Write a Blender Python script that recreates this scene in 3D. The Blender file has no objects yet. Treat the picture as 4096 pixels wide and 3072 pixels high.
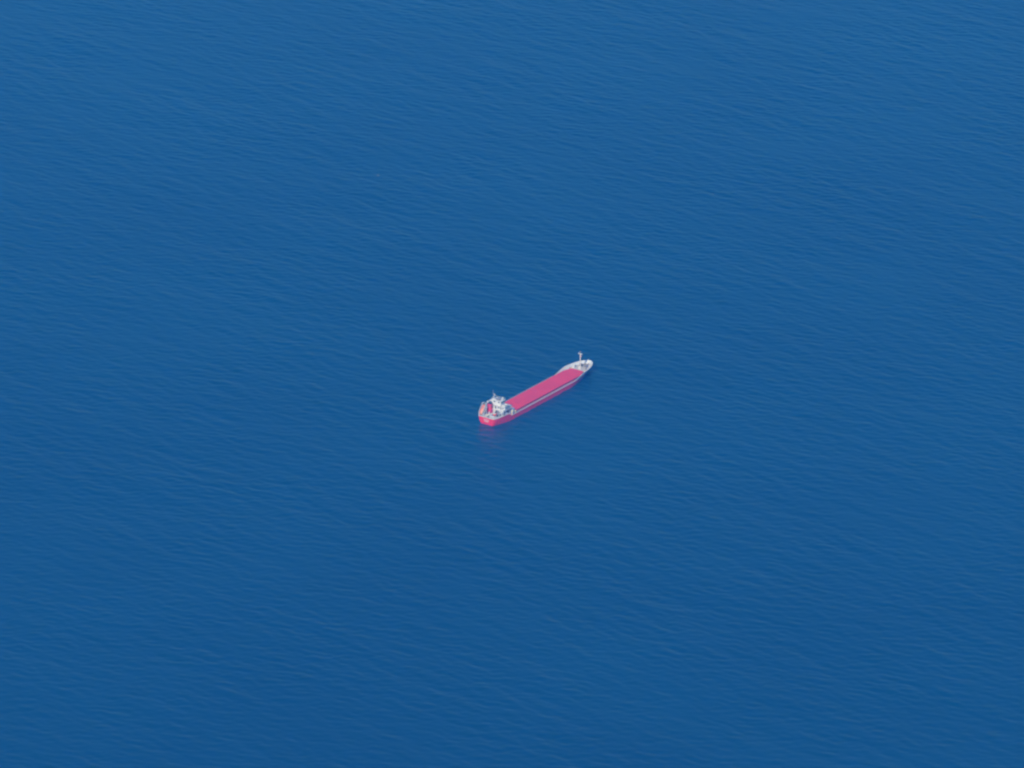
import bpy, bmesh, math, random
import numpy as np
from mathutils import Vector, Matrix

scene = bpy.context.scene
COL = scene.collection
R = math.radians
rng = random.Random(4)

# ------------------------------------------------------------------ camera
DEP, DIST, HFOV = R(22.247), 2629.6, R(11.0)
cam_d = bpy.data.cameras.new("camera")
cam = bpy.data.objects.new("camera", cam_d)
COL.objects.link(cam)
cam.location = (0, -math.cos(DEP) * DIST, math.sin(DEP) * DIST)
cam.rotation_euler = (math.pi / 2 - DEP, 0, 0)
cam_d.sensor_fit = 'HORIZONTAL'
cam_d.angle = HFOV
cam_d.clip_start, cam_d.clip_end = 1.0, 200000.0
scene.camera = cam

# ------------------------------------------------------------------ light
SUN_EL = R(35)
SUN_H = Vector((-0.37, -0.929, 0)).normalized()          # horizontal direction TOWARDS the sun
sun_dir = Vector((SUN_H.x * math.cos(SUN_EL), SUN_H.y * math.cos(SUN_EL), math.sin(SUN_EL)))
world = bpy.data.worlds.new("World")
scene.world = world
world.use_nodes = True
nt = world.node_tree
nt.nodes.clear()
sky = nt.nodes.new("ShaderNodeTexSky")
sky.sky_type = 'NISHITA'
sky.sun_disc = False
sky.sun_elevation = SUN_EL
sky.sun_rotation = math.atan2(SUN_H.x, SUN_H.y) % (2 * math.pi)
sky.altitude = 0
sky.air_density, sky.dust_density, sky.ozone_density = 0.9, 0.02, 3.0
bg = nt.nodes.new("ShaderNodeBackground")
bg.inputs[1].default_value = 0.10
out = nt.nodes.new("ShaderNodeOutputWorld")
deep = nt.nodes.new("ShaderNodeMix")                     # a very clear, deep blue sky
deep.data_type, deep.blend_type = 'RGBA', 'MULTIPLY'
deep.inputs[0].default_value = 1.0
deep.inputs[7].default_value = (0.50, 0.86, 1.08, 1)
nt.links.new(sky.outputs[0], deep.inputs[6])
nt.links.new(deep.outputs[2], bg.inputs[0])
nt.links.new(bg.outputs[0], out.inputs[0])
sl = bpy.data.lights.new("sun", 'SUN')
sl.energy = 3.9
sl.angle = R(0.5)
sl.color = (1.0, 0.985, 0.955)
so = bpy.data.objects.new("sun", sl)
so.rotation_euler = sun_dir.to_track_quat('Z', 'Y').to_euler()
COL.objects.link(so)
scene.view_settings.view_transform = 'Standard'
scene.view_settings.look = 'None'
scene.view_settings.exposure = 0.0
scene.view_settings.gamma = 1.0
scene.render.film_transparent = False
scene.cycles.pixel_filter_type = 'BLACKMAN_HARRIS'
scene.cycles.filter_width = 2.3
scene.cycles.use_denoising = True
scene.cycles.volume_bounces = 1
scene.cycles.max_bounces = 6

# ------------------------------------------------------------------ materials
def new_mat(name):
    m = bpy.data.materials.new(name)
    m.use_nodes = True
    return m, m.node_tree, m.node_tree.nodes["Principled BSDF"]

def paint(name, base, rough=0.45, vary=0.12, scale=0.5, worn=None, worn_amt=0.0, metal=0.0):
    """painted steel: base colour broken up by two sizes of object-space noise, plus patches of wear"""
    m, t, p = new_mat(name)
    tc = t.nodes.new("ShaderNodeTexCoord")
    n = t.nodes.new("ShaderNodeTexNoise")
    n.inputs["Scale"].default_value = scale
    n.inputs["Detail"].default_value = 6
    t.links.new(tc.outputs["Object"], n.inputs["Vector"])
    cr = t.nodes.new("ShaderNodeValToRGB")
    cr.color_ramp.elements[0].position = 0.3
    cr.color_ramp.elements[1].position = 0.7
    cr.color_ramp.elements[0].color = tuple(c * (1 - vary) for c in base) + (1,)
    cr.color_ramp.elements[1].color = tuple(min(1, c * (1 + vary)) for c in base) + (1,)
    t.links.new(n.outputs[0], cr.inputs[0])
    last = cr.outputs[0]
    if worn:
        n2 = t.nodes.new("ShaderNodeTexNoise")
        n2.inputs["Scale"].default_value = scale * 2.3
        n2.inputs["Detail"].default_value = 8
        t.links.new(tc.outputs["Object"], n2.inputs["Vector"])
        mr = t.nodes.new("ShaderNodeMapRange")
        mr.inputs[1].default_value, mr.inputs[2].default_value = 0.58, 0.72
        mr.inputs[3].default_value, mr.inputs[4].default_value = 0.0, worn_amt
        t.links.new(n2.outputs[0], mr.inputs[0])
        mx = t.nodes.new("ShaderNodeMix")
        mx.data_type = 'RGBA'
        t.links.new(mr.outputs[0], mx.inputs[0])
        t.links.new(last, mx.inputs[6])
        mx.inputs[7].default_value = worn + (1,)
        last = mx.outputs[2]
    t.links.new(last, p.inputs["Base Color"])
    p.inputs["Roughness"].default_value = rough
    p.inputs["Metallic"].default_value = metal
    return m

M = {}
M['red_hull'] = paint("red_hull_paint", (0.78, 0.028, 0.060), 0.4, 0.06, 0.25, (0.45, 0.06, 0.06), 0.35)
M['red_hatch'] = paint("red_hatch_paint", (0.78, 0.038, 0.072), 0.55, 0.08, 0.14, (0.45, 0.05, 0.08), 0.4)
M['red_shaded'] = paint("red_coaming_shaded", (0.20, 0.012, 0.035), 0.55, 0.1, 0.4)  # hatch red darkened: shade on the coaming side is put into the colour
M['red_funnel'] = paint("red_funnel_paint", (0.72, 0.04, 0.09), 0.45, 0.06, 0.5)
M['white'] = paint("white_paint", (0.62, 0.68, 0.83), 0.45, 0.04, 0.6, (0.50, 0.46, 0.45), 0.35)
M['deck'] = paint("grey_deck_paint", (0.42, 0.41, 0.45), 0.7, 0.1, 0.5, (0.30, 0.24, 0.22), 0.5)
M['deck_pale'] = paint("pale_deck_paint", (0.52, 0.52, 0.57), 0.7, 0.08, 0.5, (0.34, 0.28, 0.27), 0.4)
M['deck_red'] = paint('faded_red_deck_paint', (0.46, 0.17, 0.24), 0.7, 0.1, 0.5)
M['steel'] = paint("dark_steel_paint", (0.045, 0.05, 0.07), 0.5, 0.2, 1.0)
M['greysteel'] = paint("grey_steel_paint", (0.22, 0.22, 0.26), 0.5, 0.15, 1.0)
M['black'] = paint("black_funnel_paint", (0.02, 0.022, 0.03), 0.5, 0.2, 1.0)
M['orange'] = paint("orange_lifeboat_paint", (0.66, 0.24, 0.15), 0.35, 0.05, 0.6)
M['rescue'] = paint("red_orange_boat_paint", (0.80, 0.10, 0.06), 0.4, 0.06, 0.8)
M['cream'] = paint("cream_paint", (0.72, 0.68, 0.56), 0.5, 0.06, 0.7)
M['mast'] = paint('pale_grey_mast_paint', (0.60, 0.61, 0.67), 0.5, 0.05, 1.0)
M['foam'] = paint("sea_foam", (0.40, 0.46, 0.48), 0.9, 0.12, 3.0)
mg, tg, pg = new_mat("wheelhouse_glass")
pg.inputs["Base Color"].default_value = (0.55, 0.62, 0.66, 1)
pg.inputs["Transmission Weight"].default_value = 1.0
pg.inputs["Roughness"].default_value = 0.02
pg.inputs["IOR"].default_value = 1.05
M['glass'] = mg
mp, tp, pp = new_mat("dark_port_glass")
pp.inputs["Base Color"].default_value = (0.02, 0.03, 0.045, 1)
pp.inputs["Roughness"].default_value = 0.08
M['pane'] = mp

def water_material():
    m, t, p = new_mat("sea_water")
    tc = t.nodes.new("ShaderNodeTexCoord")
    # broad, faint drift of the water's own colour
    n = t.nodes.new("ShaderNodeTexNoise")
    n.inputs["Scale"].default_value = 0.006
    n.inputs["Detail"].default_value = 3
    t.links.new(tc.outputs["Object"], n.inputs["Vector"])
    cr = t.nodes.new("ShaderNodeValToRGB")
    cr.color_ramp.elements[0].position, cr.color_ramp.elements[1].position = 0.35, 0.65
    cr.color_ramp.elements[0].color = (0.0016, 0.036, 0.088, 1)
    cr.color_ramp.elements[1].color = (0.0022, 0.044, 0.106, 1)
    t.links.new(n.outputs[0], cr.inputs[0])
    t.links.new(cr.outputs[0], p.inputs["Base Color"])
    p.inputs["Roughness"].default_value = 0.34
    p.inputs["IOR"].default_value = 1.333
    p.inputs["Specular IOR Level"].default_value = 0.50
    # wind ripples smaller than the modelled waves
    mp_ = t.nodes.new("ShaderNodeMapping")
    mp_.inputs["Rotation"].default_value = (0, 0, R(28))
    mp_.inputs["Scale"].default_value = (0.45, 1.0, 1.0)
    t.links.new(tc.outputs["Object"], mp_.inputs["Vector"])
    n2 = t.nodes.new("ShaderNodeTexNoise")
    n2.inputs["Scale"].default_value = 0.55
    n2.inputs["Detail"].default_value = 4
    t.links.new(mp_.outputs[0], n2.inputs["Vector"])
    b = t.nodes.new("ShaderNodeBump")
    b.inputs["Strength"].default_value = 1.0
    b.inputs["Distance"].default_value = 0.09
    t.links.new(n2.outputs[0], b.inputs["Height"])
    t.links.new(b.outputs[0], p.inputs["Normal"])
    return m
M['water'] = water_material()

# ------------------------------------------------------------------ helpers
def tag(o, label=None, category=None, group=None, kind=None):
    for k, v in (("label", label), ("category", category), ("group", group), ("kind", kind)):
        if v:
            o[k] = v
    return o

def empty(name, loc, rot=(0, 0, 0)):
    o = bpy.data.objects.new(name, None)
    o.empty_display_size = 1
    o.location, o.rotation_euler = loc, rot
    COL.objects.link(o)
    return o

class MB:
    """collects solids in ship axes: u forward, v to starboard, z up"""
    def __init__(self):
        self.v, self.f = [], []
    def add(self, verts, faces):
        b = len(self.v)
        self.v += [(x, -y, z) for x, y, z in verts]
        self.f += [tuple(b + i for i in f) for f in faces]
        return self
    def prism(self, poly, z0, z1, z1b=None):
        """poly in (u, v); z may be numbers"""
        n = len(poly)
        vs = [(u, v, z0) for u, v in poly] + [(u, v, z1) for u, v in poly]
        fs = [tuple(range(n)), tuple(range(2 * n - 1, n - 1, -1))]
        fs += [(i, i + n, (i + 1) % n + n, (i + 1) % n) for i in range(n)]
        return self.add(vs, fs)
    def box(self, u0, u1, v0, v1, z0, z1, taper=0.0):
        c = taper
        vs = [(u0, v0, z0), (u1, v0, z0), (u1, v1, z0), (u0, v1, z0),
              (u0 + c, v0 + c, z1), (u1 - c, v0 + c, z1), (u1 - c, v1 - c, z1), (u0 + c, v1 - c, z1)]
        fs = [(0, 1, 2, 3), (7, 6, 5, 4), (0, 4, 5, 1), (1, 5, 6, 2), (2, 6, 7, 3), (3, 7, 4, 0)]
        return self.add(vs, fs)
    def tube(self, a, b, r0, r1=None, n=10):
        r1 = r0 if r1 is None else r1
        a, b = Vector(a), Vector(b)
        d = (b - a).normalized()
        s = d.orthogonal().normalized()
        w = d.cross(s)
        vs = []
        for p, r in ((a, r0), (b, r1)):
            for i in range(n):
                t = 2 * math.pi * i / n
                vs.append(tuple(p + s * (math.cos(t) * r) + w * (math.sin(t) * r)))
        fs = [tuple(range(n)), tuple(range(2 * n - 1, n - 1, -1))]
        fs += [(i, (i + 1) % n, (i + 1) % n + n, i + n) for i in range(n)]
        return self.add(vs, fs)
    def sphere(self, c, r, n=12, m=8, sq=(1, 1, 1)):
        vs, fs = [], []
        for j in range(m + 1):
            p = math.pi * j / m
            for i in range(n):
                t = 2 * math.pi * i / n
                vs.append((c[0] + sq[0] * r * math.sin(p) * math.cos(t), c[1] + sq[1] * r * math.sin(p) * math.sin(t), c[2] + sq[2] * r * math.cos(p)))
        for j in range(m):
            for i in range(n):
                fs.append((j * n + i, j * n + (i + 1) % n, (j + 1) * n + (i + 1) % n, (j + 1) * n + i))
        return self.add(vs, fs)
    def rail(self, pts, h=1.0, bars=3, r=0.045, step=1.5, base=0.0):
        """open pipe railing along a polyline"""
        for k in range(1, bars + 1):
            z = base + h * k / bars
            for a, b in zip(pts[:-1], pts[1:]):
                self.tube((a[0], a[1], a[2] + z), (b[0], b[1], b[2] + z), r, n=6)
        for a, b in zip(pts[:-1], pts[1:]):
            L = (Vector(b) - Vector(a)).length
            q = max(1, round(L / step))
            for i in range(q):
                p = Vector(a).lerp(Vector(b), i / q)
                self.tube(tuple(p), (p.x, p.y, p.z + base + h), r, n=6)
        return self
    def build(self, name, mat, parent=None, smooth=False, bevel=0.0):
        me = bpy.data.meshes.new(name)
        me.from_pydata(self.v, [], self.f)
        bm = bmesh.new()
        bm.from_mesh(me)
        bmesh.ops.remove_doubles(bm, verts=bm.verts, dist=1e-5)
        bmesh.ops.recalc_face_normals(bm, faces=bm.faces)
        bm.to_mesh(me)
        bm.free()
        me.materials.append(mat)
        if smooth:
            me.shade_smooth()
        o = bpy.data.objects.new(name, me)
        COL.objects.link(o)
        if parent:
            o.parent = parent
        if bevel:
            b = o.modifiers.new("bevel", 'BEVEL')
            b.width, b.segments, b.limit_method = bevel, 2, 'ANGLE'
        return o

# ------------------------------------------------------------------ sea: one sheet, real waves near, flat to the horizon
def build_sea():
    x0, x1, y0, y1, dx, dy = -390.0, 390.0, -490.0, 690.0, 0.65, 0.80
    nx, ny = int((x1 - x0) / dx) + 1, int((y1 - y0) / dy) + 1
    g = np.random.default_rng(11)
    kx = 2 * np.pi * np.fft.fftfreq(nx, dx)[None, :]
    ky = 2 * np.pi * np.fft.fftfreq(ny, dy)[:, None]
    k = np.hypot(kx, ky)
    k[0, 0] = 1.0
    th = np.arctan2(ky, kx)
    lam = 2 * np.pi / k
    def system(l0, sig, ang, spread, slope):
        s = np.exp(-np.log(lam / l0) ** 2 / (2 * sig ** 2))          # slope spectrum
        d = (th - R(ang) + np.pi) % (2 * np.pi) - np.pi
        a = s * np.exp(-d ** 2 / (2 * R(spread) ** 2)) / k ** 2      # -> height, with 2-D density
        z = (g.normal(size=k.shape) + 1j * g.normal(size=k.shape)) * a
        z[0, 0] = 0
        h = np.fft.ifft2(z).real
        gy, gx = np.gradient(h, dy, dx)
        return h * slope / math.sqrt((gx ** 2 + gy ** 2).mean())
    H = system(4.5, 0.38, 66, 38, 0.052) + system(9.0, 0.36, 47, 32, 0.034) + system(19.0, 0.35, 40, 22, 0.015) + system(60.0, 0.4, 50, 40, 0.006)
    # gusts: the wind raises the waves more in some wide patches than in others
    gust = np.zeros_like(H)
    for l0, sd in ((160.0, 0.13), (60.0, 0.08)):
        z = (g.normal(size=k.shape) + 1j * g.normal(size=k.shape)) * np.exp(-np.log(lam / l0) ** 2 / 0.5) / k
        z[0, 0] = 0
        q_ = np.fft.ifft2(z).real
        gust += q_ / q_.std() * sd
    H = H * np.clip(1 + gust, 0.5, 1.6)
    xs, ys = x0 + dx * np.arange(nx), y0 + dy * np.arange(ny)
    fx = np.clip(np.minimum(xs - xs[0], xs[-1] - xs) / 35, 0, 1)
    fy = np.clip(np.minimum(ys - ys[0], ys[-1] - ys) / 35, 0, 1)
    H = H * fx[None, :] * fy[:, None]
    X, Y = np.meshgrid(xs, ys)
    co = np.stack([X, Y, H], -1).reshape(-1, 3)
    idx = np.arange(nx * ny).reshape(ny, nx)
    q = np.stack([idx[:-1, :-1], idx[:-1, 1:], idx[1:, 1:], idx[1:, :-1]], -1).reshape(-1, 4)
    ring = np.concatenate([idx[0, :-1], idx[:-1, -1], idx[-1, :0:-1], idx[:0:-1, 0]])
    c0 = np.array([(x0 + x1) / 2, (y0 + y1) / 2])
    FAR = 30000.0
    dv = co[ring, :2] - c0
    outer = c0 + dv * (FAR / np.abs(dv / np.array([1.0, 1.0])).max(axis=1, keepdims=True))
    base = len(co)
    co = np.concatenate([co, np.c_[outer, np.zeros(len(outer))]])
    m = len(ring)
    i = np.arange(m)
    j = (i + 1) % m
    q = np.concatenate([q, np.stack([ring[i], base + i, base + j, ring[j]], -1)])
    me = bpy.data.meshes.new("water")
    me.vertices.add(len(co))
    me.vertices.foreach_set("co", co.astype(np.float32).ravel())
    me.loops.add(q.size)
    me.loops.foreach_set("vertex_index", q.astype(np.int32).ravel())
    me.polygons.add(len(q))
    me.polygons.foreach_set("loop_start", np.arange(0, q.size, 4, dtype=np.int32))
    me.update(calc_edges=True)
    me.validate()
    me.shade_smooth()
    me.materials.append(M['water'])
    o = bpy.data.objects.new("water", me)
    COL.objects.link(o)
    tag(o, kind="structure")
build_sea()

# ------------------------------------------------------------------ the ship
HEAD = R(54.614)
ship = empty("cargo_ship", (-12.61, -52.81, 0), (0, 0, HEAD))
tag(ship, "long low red cargo ship with white wheelhouse at its stern, lying still on blue sea", "cargo ship")

def curve(pts):
    p = np.array(pts, float)
    return lambda u: float(np.interp(u, p[:, 0], p[:, 1]))
B_TOP = curve([(0, 4.35), (.5, 4.7), (1.2, 5.0), (3, 5.5), (6, 5.95), (10, 6.2), (66, 6.2), (71, 6.12), (75, 5.85), (79, 5.25), (82.5, 4.45), (85, 3.4), (86.6, 2.4), (87.6, 1.5), (88.3, .7), (88.7, 0)])
B_MID = curve([(.35, 4.0), (1.2, 4.7), (3, 5.1), (6, 5.7), (10, 6.15), (13, 6.2), (65, 6.2), (70, 5.95), (75, 5.2), (79, 4.0), (83, 2.4), (86, 1.1), (88.4, 0)])
B_WL = curve([(.8, 3.1), (1.6, 3.8), (3, 4.4), (6, 5.3), (10, 6.0), (14, 6.2), (63, 6.2), (69, 5.7), (74, 4.6), (79, 2.9), (83, 1.4), (86, .45), (87.3, 0)])
B_KEEL = curve([(3, 2.0), (8, 4), (16, 5.6), (60, 5.6), (70, 4), (80, 1.2), (86, 0)])
Z_TOP = curve([(0, 3.9), (10.2, 3.9), (11.2, 3.45), (12.4, 2.35), (13.2, 2.2), (66, 2.2), (69, 2.45), (72, 2.85), (75, 3.2), (80, 3.5), (90, 3.9)])
Z_BUL = curve([(66.2, 2.4), (68, 2.85), (71, 3.5), (73, 4.0), (75, 4.4), (80, 4.5), (86, 4.6), (90, 4.7)])

us = sorted(set([round(x, 2) for x in np.arange(0, 90, 1.0)] + [.25, .5, .8, 10.2, 10.7, 11.2, 11.8, 12.4, 12.8, 13.2, 85.5, 86.5, 87.5, 88.3, 88.8, 89.2, 89.5, 89.7, 89.8]))
ss = [u / 89.8 for u in us]
levels = [(3, 86, B_KEEL, lambda u: -3.6), (.8, 87.3, B_WL, lambda u: -0.3), (.55, 87.9, lambda u: .5 * (B_WL(u) + B_MID(u)), lambda u: 0.55),
          (.35, 88.4, B_MID, lambda u: min(1.5, Z_TOP(u) - .5)), (0, 88.7, B_TOP, Z_TOP)]
hull = MB()
n, L = len(ss), len(levels)
verts, faces = [], []
for side in (-1, 1):
    for a, b, fb, fz in levels:
        for s in ss:
            u = a + (b - a) * s
            verts.append((u, side * fb(u), fz(u)))
def vid(si, l, i): return (si * L + l) * n + i
for si in (0, 1):
    for l in range(L - 1):
        for i in range(n - 1):
            faces.append((vid(si, l, i), vid(si, l, i + 1), vid(si, l + 1, i + 1), vid(si, l + 1, i)))
for l in range(L - 1):                                            # transom
    faces.append((vid(0, l, 0), vid(1, l, 0), vid(1, l + 1, 0), vid(0, l + 1, 0)))
faces += [(vid(0, 0, i), vid(0, 0, i + 1), vid(1, 0, i + 1), vid(1, 0, i)) for i in range(n - 1)]
hull.add(verts, faces)
hull_o = hull.build("hull", M['red_hull'], ship)

# lettering on the transom: two rows of white characters too small to read
def transom_u(z):                     # u of the transom plate at height z (between the mid and the top level)
    return 0.35 * (3.9 - z) / 2.4
for z0, h, x0, wds in ((2.5, .46, -1.6, [.42, .36, .42, .36, .42, .4, .42]), (1.65, .42, -1.35, [.36, .42, .34, .4, .42, .36])):
    x = x0
    let = MB()
    for w in wds:
        u = transom_u(z0)
        ut = transom_u(z0 + h)
        for a, b, c, d in ((0, .13, 0, h), (w - .13, w, 0, h), (.13, w - .13, h * .22, h * .82)):
            let.add([(transom_u(z0 + c) - .03, x + a, z0 + c), (transom_u(z0 + c) - .03, x + b, z0 + c), (transom_u(z0 + d) - .03, x + b, z0 + d), (transom_u(z0 + d) - .03, x + a, z0 + d),
                     (transom_u(z0 + c) + .01, x + a, z0 + c), (transom_u(z0 + c) + .01, x + b, z0 + c), (transom_u(z0 + d) + .01, x + b, z0 + d), (transom_u(z0 + d) + .01, x + a, z0 + d)],
                    [(0, 1, 2, 3), (7, 6, 5, 4), (0, 4, 5, 1), (1, 5, 6, 2), (2, 6, 7, 3), (3, 7, 4, 0)])
        x += w + .06
    let.build("stern_lettering", M['white'], hull_o)

def breadth_at(u, z):
    """half breadth of the hull plating at height z, between the mid and the top level"""
    zm, zt = min(1.5, Z_TOP(u) - .5), Z_TOP(u)
    t = min(1, max(0, (z - zm) / (zt - zm)))
    return B_MID(.35 + 88.05 * u / 88.7) * (1 - t) + B_TOP(u) * t
def deck_poly(u0, u1, z, inset=0.08, step=1.0):
    xs = list(np.arange(u0, u1, step)) + [u1]
    return [(u, -max(0.01, breadth_at(u, z) - inset)) for u in xs] + [(u, max(0.01, breadth_at(u, z) - inset)) for u in reversed(xs)]
MB().prism(deck_poly(10.2, 78.2, 2.05), 2.05, 2.17).build("main_deck", M['deck_red'], ship)
MB().prism(deck_poly(0.12, 11.0, 3.7), 3.72, 3.84).build("poop_deck", M['deck_pale'], ship)
fd = MB().prism(deck_poly(78.25, 88.1, 3.2, 0.1), 3.22, 3.35)
fd.box(78.25, 78.4, -breadth_at(78.3, 2.2) + .12, breadth_at(78.3, 2.2) - .12, 2.1, 3.21)
fd.build("forecastle_deck", M['deck_pale'], ship)

# forecastle bulwark: inner face from the deck, outer face from the red sheer line
ub = [66.2, 67, 68, 69, 70, 71, 72, 73, 74, 75, 76.5, 78.2, 79, 80.5, 82.5, 83.5, 84.6, 85.7, 86.6, 87.2, 87.7, 88.2, 88.55]
fb = MB()
rows = []
for side in (-1, 1):
    seq = ub if side == -1 else list(reversed(ub))
    for u in seq:
        b = B_TOP(u)
        zi = (2.17 if u < 78.2 else 3.35) - .05
        bi = max(.02, b - .16)
        bd = max(.02, breadth_at(u, zi) - .16)
        ui = u if u < 85 else u - .14 * (u - 85) / 3.5
        flare = .05 + .42 * min(1, max(0, (u - 67) / 10))
        rows.append([(u + .02, side * (b + .02), Z_TOP(u) - .12), (u + flare, side * (b + flare), Z_BUL(u)), (ui + flare * .5, side * (bi + flare), Z_BUL(u)), (ui, side * bi, Z_TOP(u) + .03), (ui, side * min(bi, bd), zi)])
vs = [p for r in rows for p in r]
fs = []
for i in range(len(rows) - 1):
    for j in range(5):
        fs.append((i * 5 + j, i * 5 + (j + 1) % 5, (i + 1) * 5 + (j + 1) % 5, (i + 1) * 5 + j))
fs += [(0, 1, 2, 3, 4), tuple((len(rows) - 1) * 5 + k for k in (4, 3, 2, 1, 0))]
fb.add(vs, fs)
# stays against the inside
for u in (72.5, 77.2, 81, 84):
    for side in (-1, 1):
        zi = 2.17 if u < 78.2 else 3.35
        b = breadth_at(u, zi) - .16
        fb.add([(u - .05, side * b, zi), (u - .05, side * (b - .55), zi), (u - .05, side * b, Z_BUL(u) - .1), (u + .05, side * b, zi), (u + .05, side * (b - .55), zi), (u + .05, side * b, Z_BUL(u) - .1)],
               [(0, 1, 2), (5, 4, 3), (0, 3, 4, 1), (1, 4, 5, 2), (2, 5, 3, 0)])
fb.build("forecastle_bulwark", M['white'], ship)
for side in (-1, 1):
    w = MB()
    xs = [13.0] + list(range(14, 66)) + [65.6]
    w.prism([(u, side * (B_TOP(u) + .02)) for u in xs] + [(u, side * (B_TOP(u) - .12)) for u in reversed(xs)], 2.16, 2.52)
    w.build("side_bulwark", M['white'], ship)
    r = MB()
    r.rail([(13.0, side * 6.12, 2.52), (65.6, side * 6.12, 2.52)], .5, 1, .03, 2.5)
    r.build("side_railing", M['white'], ship)
    # white waterway strip and railing round the poop
edge = [(u, -B_TOP(u) + .08, 3.84) for u in (10.2, 8, 6, 4.5, 3, 1.8, 1, .4, .1)]
edge += [(p[0], -p[1], p[2]) for p in reversed(edge)]
pr = MB().rail(edge, 1.0, 3, .04, 1.6)
for a, b in zip(edge[:-1], edge[1:]):
    pr.tube((a[0], a[1], 3.95), (b[0], b[1], 3.95), .11, n=6)
pr.build("poop_railing", M['white'], ship)

# hatch
def hatch_poly(u0, u1, hw):
    if u1 < 73.5:
        return [(u0, -hw), (u1, -hw), (u1, hw), (u0, hw)]
    d = 5.1 - hw
    return [(u0, -hw), (73.4, -hw), (u1, -3.5 + d), (u1, 3.5 - d), (73.4, hw), (u0, hw)]
hc = MB().prism(hatch_poly(17.8, 77.6, 4.85), 2.1, 2.86)
for u in np.arange(19.5, 73, 3.0):                                # stays welded to the coaming
    for sd in (-1, 1):
        hc.box(u - .06, u + .06, min(sd * 4.84, sd * 5.05), max(sd * 4.84, sd * 5.05), 2.15, 2.8)
hc.build("hatch_coaming", M['red_shaded'], ship)
def cover(u0, u1, k):
    m = MB()
    L_ = (u1 - u0) / k
    for i in range(k):
        a, b = u0 + i * L_ + (.02 if i else 0), u0 + (i + 1) * L_ - (.02 if i < k - 1 else 0)
        m.prism(hatch_poly(a, b, 5.1), 2.88, 3.22)
    return m.build("hatch_cover", M['red_hatch'], ship)
cover(17.5, 44.35, 4)
cover(44.70, 78.0, 5)
# ---- accommodation at the stern: three stepped tiers, wings out over the sides
h1 = MB().box(7.9, 14.4, -4.7, 4.6, 2.1, 5.45)
house = h1.build("deckhouse", M['white'], ship, bevel=.06)
MB().box(7.2, 14.8, -5.2, 5.2, 5.46, 5.60).build("boat_deck", M['deck_pale'], house)
b = MB().box(7.2, 7.3, -.9, 5.1, 5.60, 6.35).box(7.3, 10.0, 5.1, 5.2, 5.60, 6.35)
b.build("boat_deck_bulwark", M['white'], house)
MB().rail([(10.2, 5.15, 5.6), (14.7, 5.15, 5.6), (14.7, -5.15, 5.6), (7.3, -5.15, 5.6)], 1.0, 3, .04, 1.4).build("boat_deck_railing", M['white'], house)
for v in (.2,):
    MB().box(7.82, 7.92, v, v + .8, 3.9, 5.35).build("door", M['steel'], house)
for u in (8.8, 10.2, 13.4):
    MB().box(u, u + .55, 4.58, 4.66, 4.4, 5.0).build("window", M['pane'], house)
MB().box(11.0, 12.8, 4.57, 4.65, 3.3, 5.3).build("side_shade_panel", M['steel'], house)  # dark plate on the wall, painting in the shade of a recess

h2 = MB().box(8.6, 13.0, -3.5, 3.5, 5.60, 7.3)
tier = h2.build("upper_deckhouse", M['white'], ship, bevel=.06)
MB().box(7.9, 12.6, -2.9, 2.9, 7.31, 7.42).box(8.3, 11.0, -5.4, 5.4, 7.425, 7.53).build("bridge_deck", M['deck_pale'], tier)
for v in (1.0, 2.4):
    MB().box(8.54, 8.62, v, v + .6, 6.2, 6.8).build("window", M['pane'], tier)
MB().box(8.53, 8.61, -.8, -.1, 5.62, 7.1).build("door", M['steel'], tier)
MB().box(9.4, 10.1, 3.49, 3.56, 6.2, 6.9).build("window", M['pane'], tier)

for s in (-1, 1):
    g = MB()
    a, c = s * 3.5, s * 5.4
    g.box(8.3, 8.4, min(a, c), max(a, c), 7.53, 8.6)
    g.box(10.9, 11.0, min(a, c), max(a, c), 7.53, 8.6)
    g.box(8.4, 10.9, min(c, c - s * .1), max(c, c - s * .1), 7.53, 8.6)
    g.box(8.4, 9.6, min(c - s * .1, c - s * 1.9), max(c - s * .1, c - s * 1.9), 8.40, 8.6)
    g.build("bridge_wing", M['white'], ship)

wh = MB().box(8.9, 12.0, -2.5, 2.5, 7.535, 8.75)
for u in (8.9, 10.4, 11.85):
    for v in (-2.5, -1.25, 0, 1.15, 2.35):
        if u in (8.9, 11.85) or abs(v) > 2.2:
            wh.box(u + .16 * (u < 9), u + .16 * (u < 9) + .15, v, v + .15, 8.752, 9.8)
wh.box(8.9, 9.05, -2.5, 2.5, 8.752, 9.8)
wheel = wh.build("wheelhouse", M['white'], ship)
MB().box(8.5, 12.3, -3.0, 2.9, 9.81, 10.02).build("roof", M['white'], wheel, bevel=.05)
for v in (-2.35, -1.1, .15, 1.3):
    MB().box(11.9, 11.94, v + .01, v + 1.04, 8.76, 9.79).build("window", M['glass'], wheel)
for v in (-1.7, .9):
    MB().box(8.86, 8.92, v, v + .8, 8.95, 9.6).build("window", M['pane'], wheel)
for v in (-2.45, 2.4):
    MB().box(9.22, 11.84, v, v + .04, 8.76, 9.79).build("window", M['glass'], wheel)
MB().box(9.6, 11.2, -1.6, .6, 8.76, 9.5).build("console", M['steel'], wheel)

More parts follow.
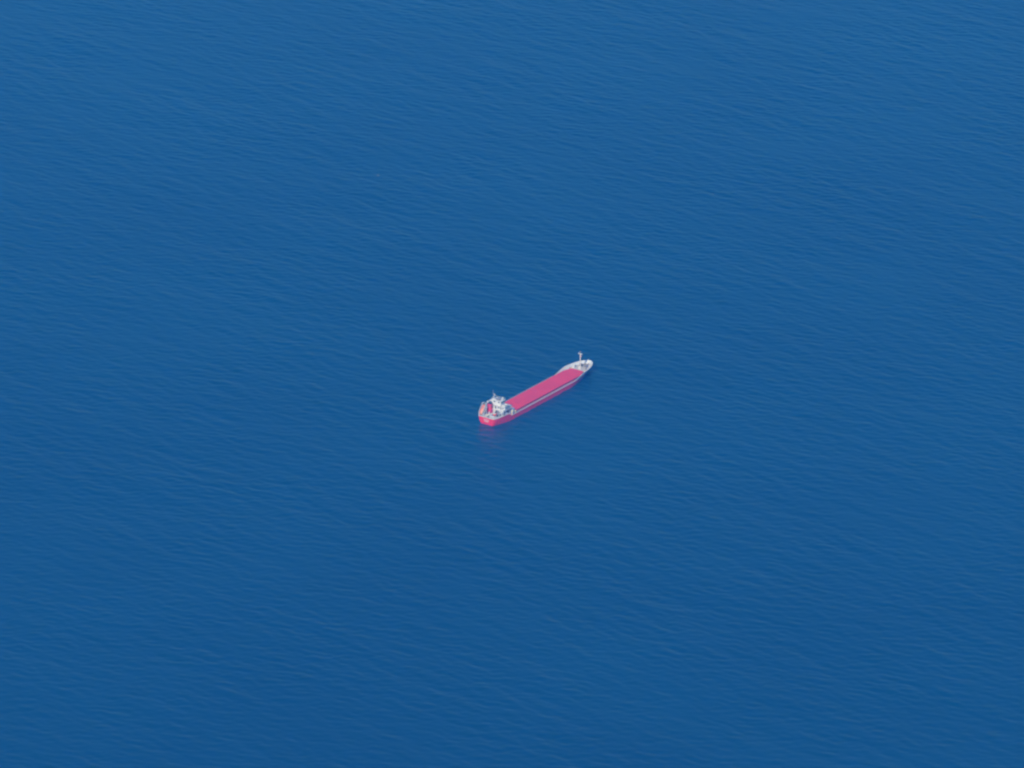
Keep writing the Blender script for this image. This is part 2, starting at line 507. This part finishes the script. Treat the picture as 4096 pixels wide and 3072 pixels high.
# roof gear
rm = MB()
rm.tube((10.2, -2.3, 10.02), (10.2, -2.3, 12.80), .16, .08)
rm.tube((9.6, -2.3, 10.02), (10.2, -2.3, 11.60), .09, n=8)
rm.tube((10.2, -3.1, 12.20), (10.2, -1.5, 12.20), .07, n=8)
mast = rm.build("radar_mast", M['white'], ship)
MB().box(9.3, 11.1, -2.5, -2.1, 11.30, 11.55).build("radar_scanner", M['white'], mast)
MB().tube((10.2, -3.0, 12.20), (10.2, -3.0, 14.20), .045, n=6).build("whip_aerial", M['white'], mast)
MB().tube((10.4, -.7, 10.02), (10.4, -.7, 11.80), .07, n=6).build("whip_aerial", M['white'], ship)
MB().box(9.2, 10.6, .1, 1.3, 10.02, 10.70).build("signal_locker", M['greysteel'], ship)
MB().box(8.7, 9.3, -2.6, -.6, 10.02, 10.55).build("roof_locker", M['white'], ship)
MB().box(9.3, 10.9, -1.4, -.2, 10.02, 10.35).build("skylight", M['greysteel'], ship)
MB().sphere((11.4, 1.9, 10.90), .48).tube((11.4, 1.9, 10.02), (11.4, 1.9, 10.60), .2).build("satellite_dome", M['white'], ship, smooth=True)
MB().rail([(8.6, -2.9, 10.02), (12.2, -2.9, 10.02), (12.2, 2.8, 10.02), (8.6, 2.8, 10.02)], .8, 2, .035, 1.5).build("roof_railing", M['white'], ship)

# funnel casing, port side aft of the house
fu = MB()
fu.box(5.6, 7.5, -3.7, -1.3, 3.84, 6.0)
fu.box(5.9, 7.5, -3.5, -1.5, 6.0, 8.5, 0.05)
fun = fu.build("funnel", M['red_funnel'], ship, bevel=.12)
fc = MB().box(5.93, 7.47, -3.47, -1.53, 8.5, 8.95)
fc.build("funnel_top", M['black'], fun, bevel=.1)
for v in (-3.0, -2.1):
    MB().tube((6.8, v, 9.1), (6.6, v, 9.9), .2).build("exhaust_pipe", M['black'], fun)
MB().box(5.85, 5.93, -2.2, -1.65, 7.0, 7.6).build("louvre", M['greysteel'], fun)

for (u, v, z) in ((7.9, 4.2, 6.05), (7.9, 2.6, 6.05), (8.9, 4.4, 6.05)):        # liferaft canisters on cradles
    MB().tube((u, v - .6, z), (u, v + .6, z), .36, n=14).box(u - .2, u + .2, v - .4, v + .4, z - .45, z - .3).build("liferaft_canister", M['white'], ship)
MB().box(9.2, 10.6, 3.7, 4.9, 5.6, 6.9).build("stores_locker", M['white'], ship, bevel=.05)
MB().box(13.3, 14.3, 3.2, 4.6, 5.6, 7.0).build("stores_locker", M['white'], ship, bevel=.05)

# stern deck gear
def winch(u, v, mat):
    w = MB()
    w.box(u - .7, u + .7, v - .95, v - .75, 3.84, 4.75)
    w.box(u - .7, u + .7, v + .75, v + .95, 3.84, 4.75)
    w.tube((u, v - .75, 4.4), (u, v + .75, 4.4), .32)
    o = w.build("mooring_winch", mat, ship)
    d = MB()
    for q in (-.74, -.1, .68):
        d.tube((u, v + q, 4.4), (u, v + q + .06, 4.4), .55, n=16)
    d.tube((u, v + .95, 4.4), (u, v + 1.4, 4.4), .24)
    d.build("drum_flange", M['white'], o)
winch(2.3, -.5, M['cream'])
winch(1.9, 2.4, M['white'])
for (u, v) in ((4.4, 3.7), (5.9, 4.4), (8.0, 5.4), (1.3, -3.4), (5.2, -4.9), (.9, .6)):
    bl = MB()
    bl.box(u - .7, u + .7, v - .25, v + .25, 3.84, 3.95)
    for q in (-.4, .4):
        bl.tube((u + q, v, 3.9), (u + q, v, 4.6), .22)
        bl.tube((u + q, v, 4.6), (u + q, v, 4.68), .29)
    bl.build("bollard", M['steel'], ship)
for (u, v, h) in ((3.3, .9, 1.2), (6.3, .3, 1.3), (6.4, 4.6, 1.4), (4.6, -1.3, 1.0)):
    vt = MB().tube((u, v, 3.84), (u, v, 3.84 + h), .2)
    vt.tube((u, v, 3.84 + h), (u, v, 4.1 + h), .42, .34, n=14)
    vt.build("vent", M['white'], ship)
MB().box(3.1, 4.2, -1.0, .1, 3.84, 4.55).build("stern_locker", M['white'], ship, bevel=.05)
MB().box(6.2, 7.0, 2.4, 3.3, 3.84, 5.0).build("stern_locker", M['white'], ship, bevel=.05)

# lifeboat ramp on the port quarter
rp = MB()
A, Bp = (.1, 6.0), (3.3, 9.9)                      # (u, z) along the upper rails
for v in (-4.35, -2.15):
    rp.tube((A[0], v, A[1]), (Bp[0], v, Bp[1]), .11, n=8)
    rp.tube((A[0], v, 3.84), (A[0], v, A[1]), .11, n=8)
    rp.tube((Bp[0], v, 3.84), (Bp[0], v, Bp[1]), .13, n=8)
    rp.tube((.6, v, 4.6), (3.3, v, 7.4), .12, n=8)
    rp.tube((1.7, v, 3.84), (1.7, v, 5.7), .10, n=8)
rp.tube((Bp[0], -4.35, Bp[1]), (Bp[0], -2.15, Bp[1]), .11, n=8)
rp.tube((3.3, -4.35, 7.4), (3.3, -2.15, 7.4), .10, n=8)
rp.tube((1.0, -4.35, 5.0), (1.0, -2.15, 5.0), .10, n=8)
rp.build("lifeboat_ramp", M['white'], ship)

# gear at the break of the main deck, forward of the house
for s in (-1, 1):
    MB().box(15.1, 16.3, min(s * 4.1, s * 5.1), max(s * 4.1, s * 5.1), 2.17, 4.6).box(15.0, 16.4, min(s * 4.0, s * 5.2), max(s * 4.0, s * 5.2), 4.6, 4.85).build("ventilator_house", M['white'], ship)
    MB().tube((13.9, s * 5.7, 2.17), (13.9, s * 5.7, 4.0), .28).tube((13.9, s * 5.7, 4.0), (13.9, s * 5.7, 4.5), .55, .4, n=14).build("vent", M['cream'], ship)
    MB().tube((16.8, s * 5.6, 2.17), (16.8, s * 5.6, 3.2), .2).tube((16.8, s * 5.6, 3.2), (16.8, s * 5.6, 3.6), .4, .3, n=14).build("vent", M['cream'], ship)
MB().box(15.2, 16.2, -2.6, 2.6, 2.17, 3.9).build("hatch_crane_store", M['white'], ship)

# foremast and foredeck gear
fm = MB().tube((80.3, 0, 3.35), (80.3, 0, 10.9), .27, .24, n=14)
fm.tube((80.3, 0, 10.9), (80.3, 0, 12.5), .13, .08)
fm.box(79.6, 81.0, -.7, .7, 3.3, 4.2)
foremast = fm.build("foremast", M['mast'], ship, smooth=False)
MB().box(80.0, 80.6, -1.2, 1.2, 10.9, 11.05).tube((80.3, -1.1, 11.05), (80.3, -1.1, 11.4), .1).tube((80.3, 1.1, 11.05), (80.3, 1.1, 11.4), .1).build("crossbar", M['white'], foremast)
MB().box(79.9, 80.3, .27, .8, 9.6, 10.15).build("mast_lamp", paint("pink_red_lamp_paint", (.62, .42, .52), .5, .05, 1.0), foremast)
MB().sphere((80.0, 0, 12.0), .25, sq=(1, 1, .8)).build("mast_head_lamp", M['greysteel'], foremast)
for v in (-1.5, 1.5):
    w = MB()
    w.box(82.3, 83.7, v - .9, v + .9, 3.35, 3.6)
    w.tube((83.0, v - .85, 4.05), (83.0, v + .85, 4.05), .4, n=14)
    w.box(82.5, 83.5, v - .12, v + .12, 3.6, 4.6)
    wl = w.build("windlass", M['greysteel'], ship)
    MB().tube((83.0, v + .5, 4.05), (83.0, v + .62, 4.05), .6, n=16).build("chain_wheel", M['greysteel'], wl)
for (u, v) in ((85.6, -.9), (85.6, .9), (80.6, -3.2), (80.6, 3.2)):
    bl = MB().box(u - .6, u + .6, v - .22, v + .22, 3.35, 3.45)
    for q in (-.35, .35):
        bl.tube((u + q, v, 3.4), (u + q, v, 4.0), .19)
    bl.build("bollard", M['greysteel'], ship)
MB().box(78.6, 79.3, -3.6, -2.5, 3.35, 4.0).build("foredeck_locker", M['white'], ship, bevel=.05)
MB().tube((88.0, -.2, 3.4), (88.0, -.2, 5.9), .06, n=6).build("jackstaff", M['white'], ship)

# ------------------------------------------------------------------ boats carried by the ship (things of their own)
def ship_pt(u, v, z):
    c, s = math.cos(HEAD), math.sin(HEAD)
    return (-12.61 + u * c + v * s, -52.81 + u * s - v * c, z)

def boat_hull(Lh, W, H0, H1, closed):
    m = MB()
    st_, k = 17, 16
    vs, fs = [], []
    for i in range(st_):
        t = i / (st_ - 1) * 2 - 1
        f = max(0.03, (1 - abs(t) ** 3.2)) ** 0.6
        for j in range(k):
            a = 2 * math.pi * j / k
            y, z = math.cos(a), math.sin(a)
            zz = z * (H1 if z > 0 else H0) * (0.55 + .45 * f)
            if not closed and z > 0:
                zz = .10 * z
            vs.append((t * Lh / 2, y * W / 2 * f, zz))
    for i in range(st_ - 1):
        for j in range(k):
            fs.append((i * k + j, i * k + (j + 1) % k, (i + 1) * k + (j + 1) % k, (i + 1) * k + j))
    fs += [tuple(range(k)), tuple((st_ - 1) * k + j for j in reversed(range(k)))]
    return m.add(vs, fs)

lb = empty("lifeboat", ship_pt(1.75, -3.25, 6.75), (0, 0, HEAD))
tag(lb, "orange enclosed lifeboat tilted on the white ramp at the ship's port quarter", "lifeboat")
tilt = R(-50)
h = boat_hull(5.5, 2.2, 1.05, 1.05, True).build("hull", M['orange'], lb, smooth=True)
c = MB().box(.3, 1.9, -.45, .45, .75, 1.45, .12).build("conning_hatch", M['orange'], lb, bevel=.1)
f = MB()
for s in (-1, 1):
    f.tube((-1.9, s * 1.02, .05), (1.9, s * 1.02, .05), .07, n=8)
fs_ = f.build("rubbing_strake", M['white'], lb)
for o in (h, c, fs_):
    o.rotation_euler = (0, tilt, 0)

rb = empty("rescue_boat", ship_pt(4.8, 1.9, 4.62), (0, 0, HEAD + R(12)))
tag(rb, "small open red rescue boat on the stern deck between the white winch and the deckhouse", "rescue boat")
boat_hull(3.2, 1.5, .55, .2, False).build("hull", M['rescue'], rb, smooth=True)
MB().box(-.2, .5, -.45, .45, .08, .4).build("thwart", M['white'], rb)
MB().box(1.0, 1.4, -.22, .22, .05, .75).build("outboard_motor", M['steel'], rb)
cr_ = MB()
for u in (4.0, 5.6):
    cr_.box(u - .1, u + .1, 1.3, 2.5, 3.84, 4.2)
cr_.tube((5.9, 3.0, 3.84), (5.9, 3.0, 6.4), .16)
cr_.tube((5.9, 3.0, 6.3), (4.7, 2.1, 6.7), .13)
cr_.build("rescue_boat_davit", M['steel'], ship)

# ------------------------------------------------------------------ flecks of foam
def fleck(loc, blobs, label):
    m = MB()
    for (x, y, r, sx, sy) in blobs:
        m.sphere((x * .45, y * .45, .12), r * .4, 10, 6, (sx, sy, .3))
    o = m.build("foam_fleck", M['foam'], None, smooth=True)
    o.location = loc
    tag(o, label, "foam", "flecks of foam on the open water")
for pos, blobs, label in (
    ((-73.5, 301, .12), [(0, 0, .7, 1.3, 1.6), (.9, .2, .5, 1.6, 1), (1.9, .4, .35, 2, .8)], "brightest white fleck of foam on the open sea, above and left of the ship"),
    ((108.7, 271, .12), [(0, 0, .45, 1, 2.6), (.3, .9, .4, 1, 1.6)], "small slanted pale fleck of foam on the open sea, above and right of the ship"),
    ((35, 470, .12), [(0, 0, .4, 1, 1.8)], "faintest fleck of foam on the open sea, highest in the view above the bow")):
    fleck(pos, blobs, label)

# ------------------------------------------------------------------ haze
hb = bpy.data.meshes.new("haze")
bm = bmesh.new()
bmesh.ops.create_cube(bm, size=1)
bm.to_mesh(hb)
bm.free()
hz = bpy.data.objects.new("haze", hb)
hz.scale = (62000, 62000, 1030 + 6)
hz.location = (0, 100, (1030 - 6) / 2)
COL.objects.link(hz)
tag(hz, kind="stuff")
hm = bpy.data.materials.new("haze")
hm.use_nodes = True
ht = hm.node_tree
ht.nodes.clear()
pv = ht.nodes.new("ShaderNodeVolumePrincipled")
pv.inputs["Color"].default_value = (0.012, 0.27, 1.0, 1)
pv.inputs["Density"].default_value = 0.000165
pv.inputs["Absorption Color"].default_value = (1, 1, 1, 1)
ho = ht.nodes.new("ShaderNodeOutputMaterial")
ht.links.new(pv.outputs[0], ho.inputs["Volume"])
hb.materials.append(hm)
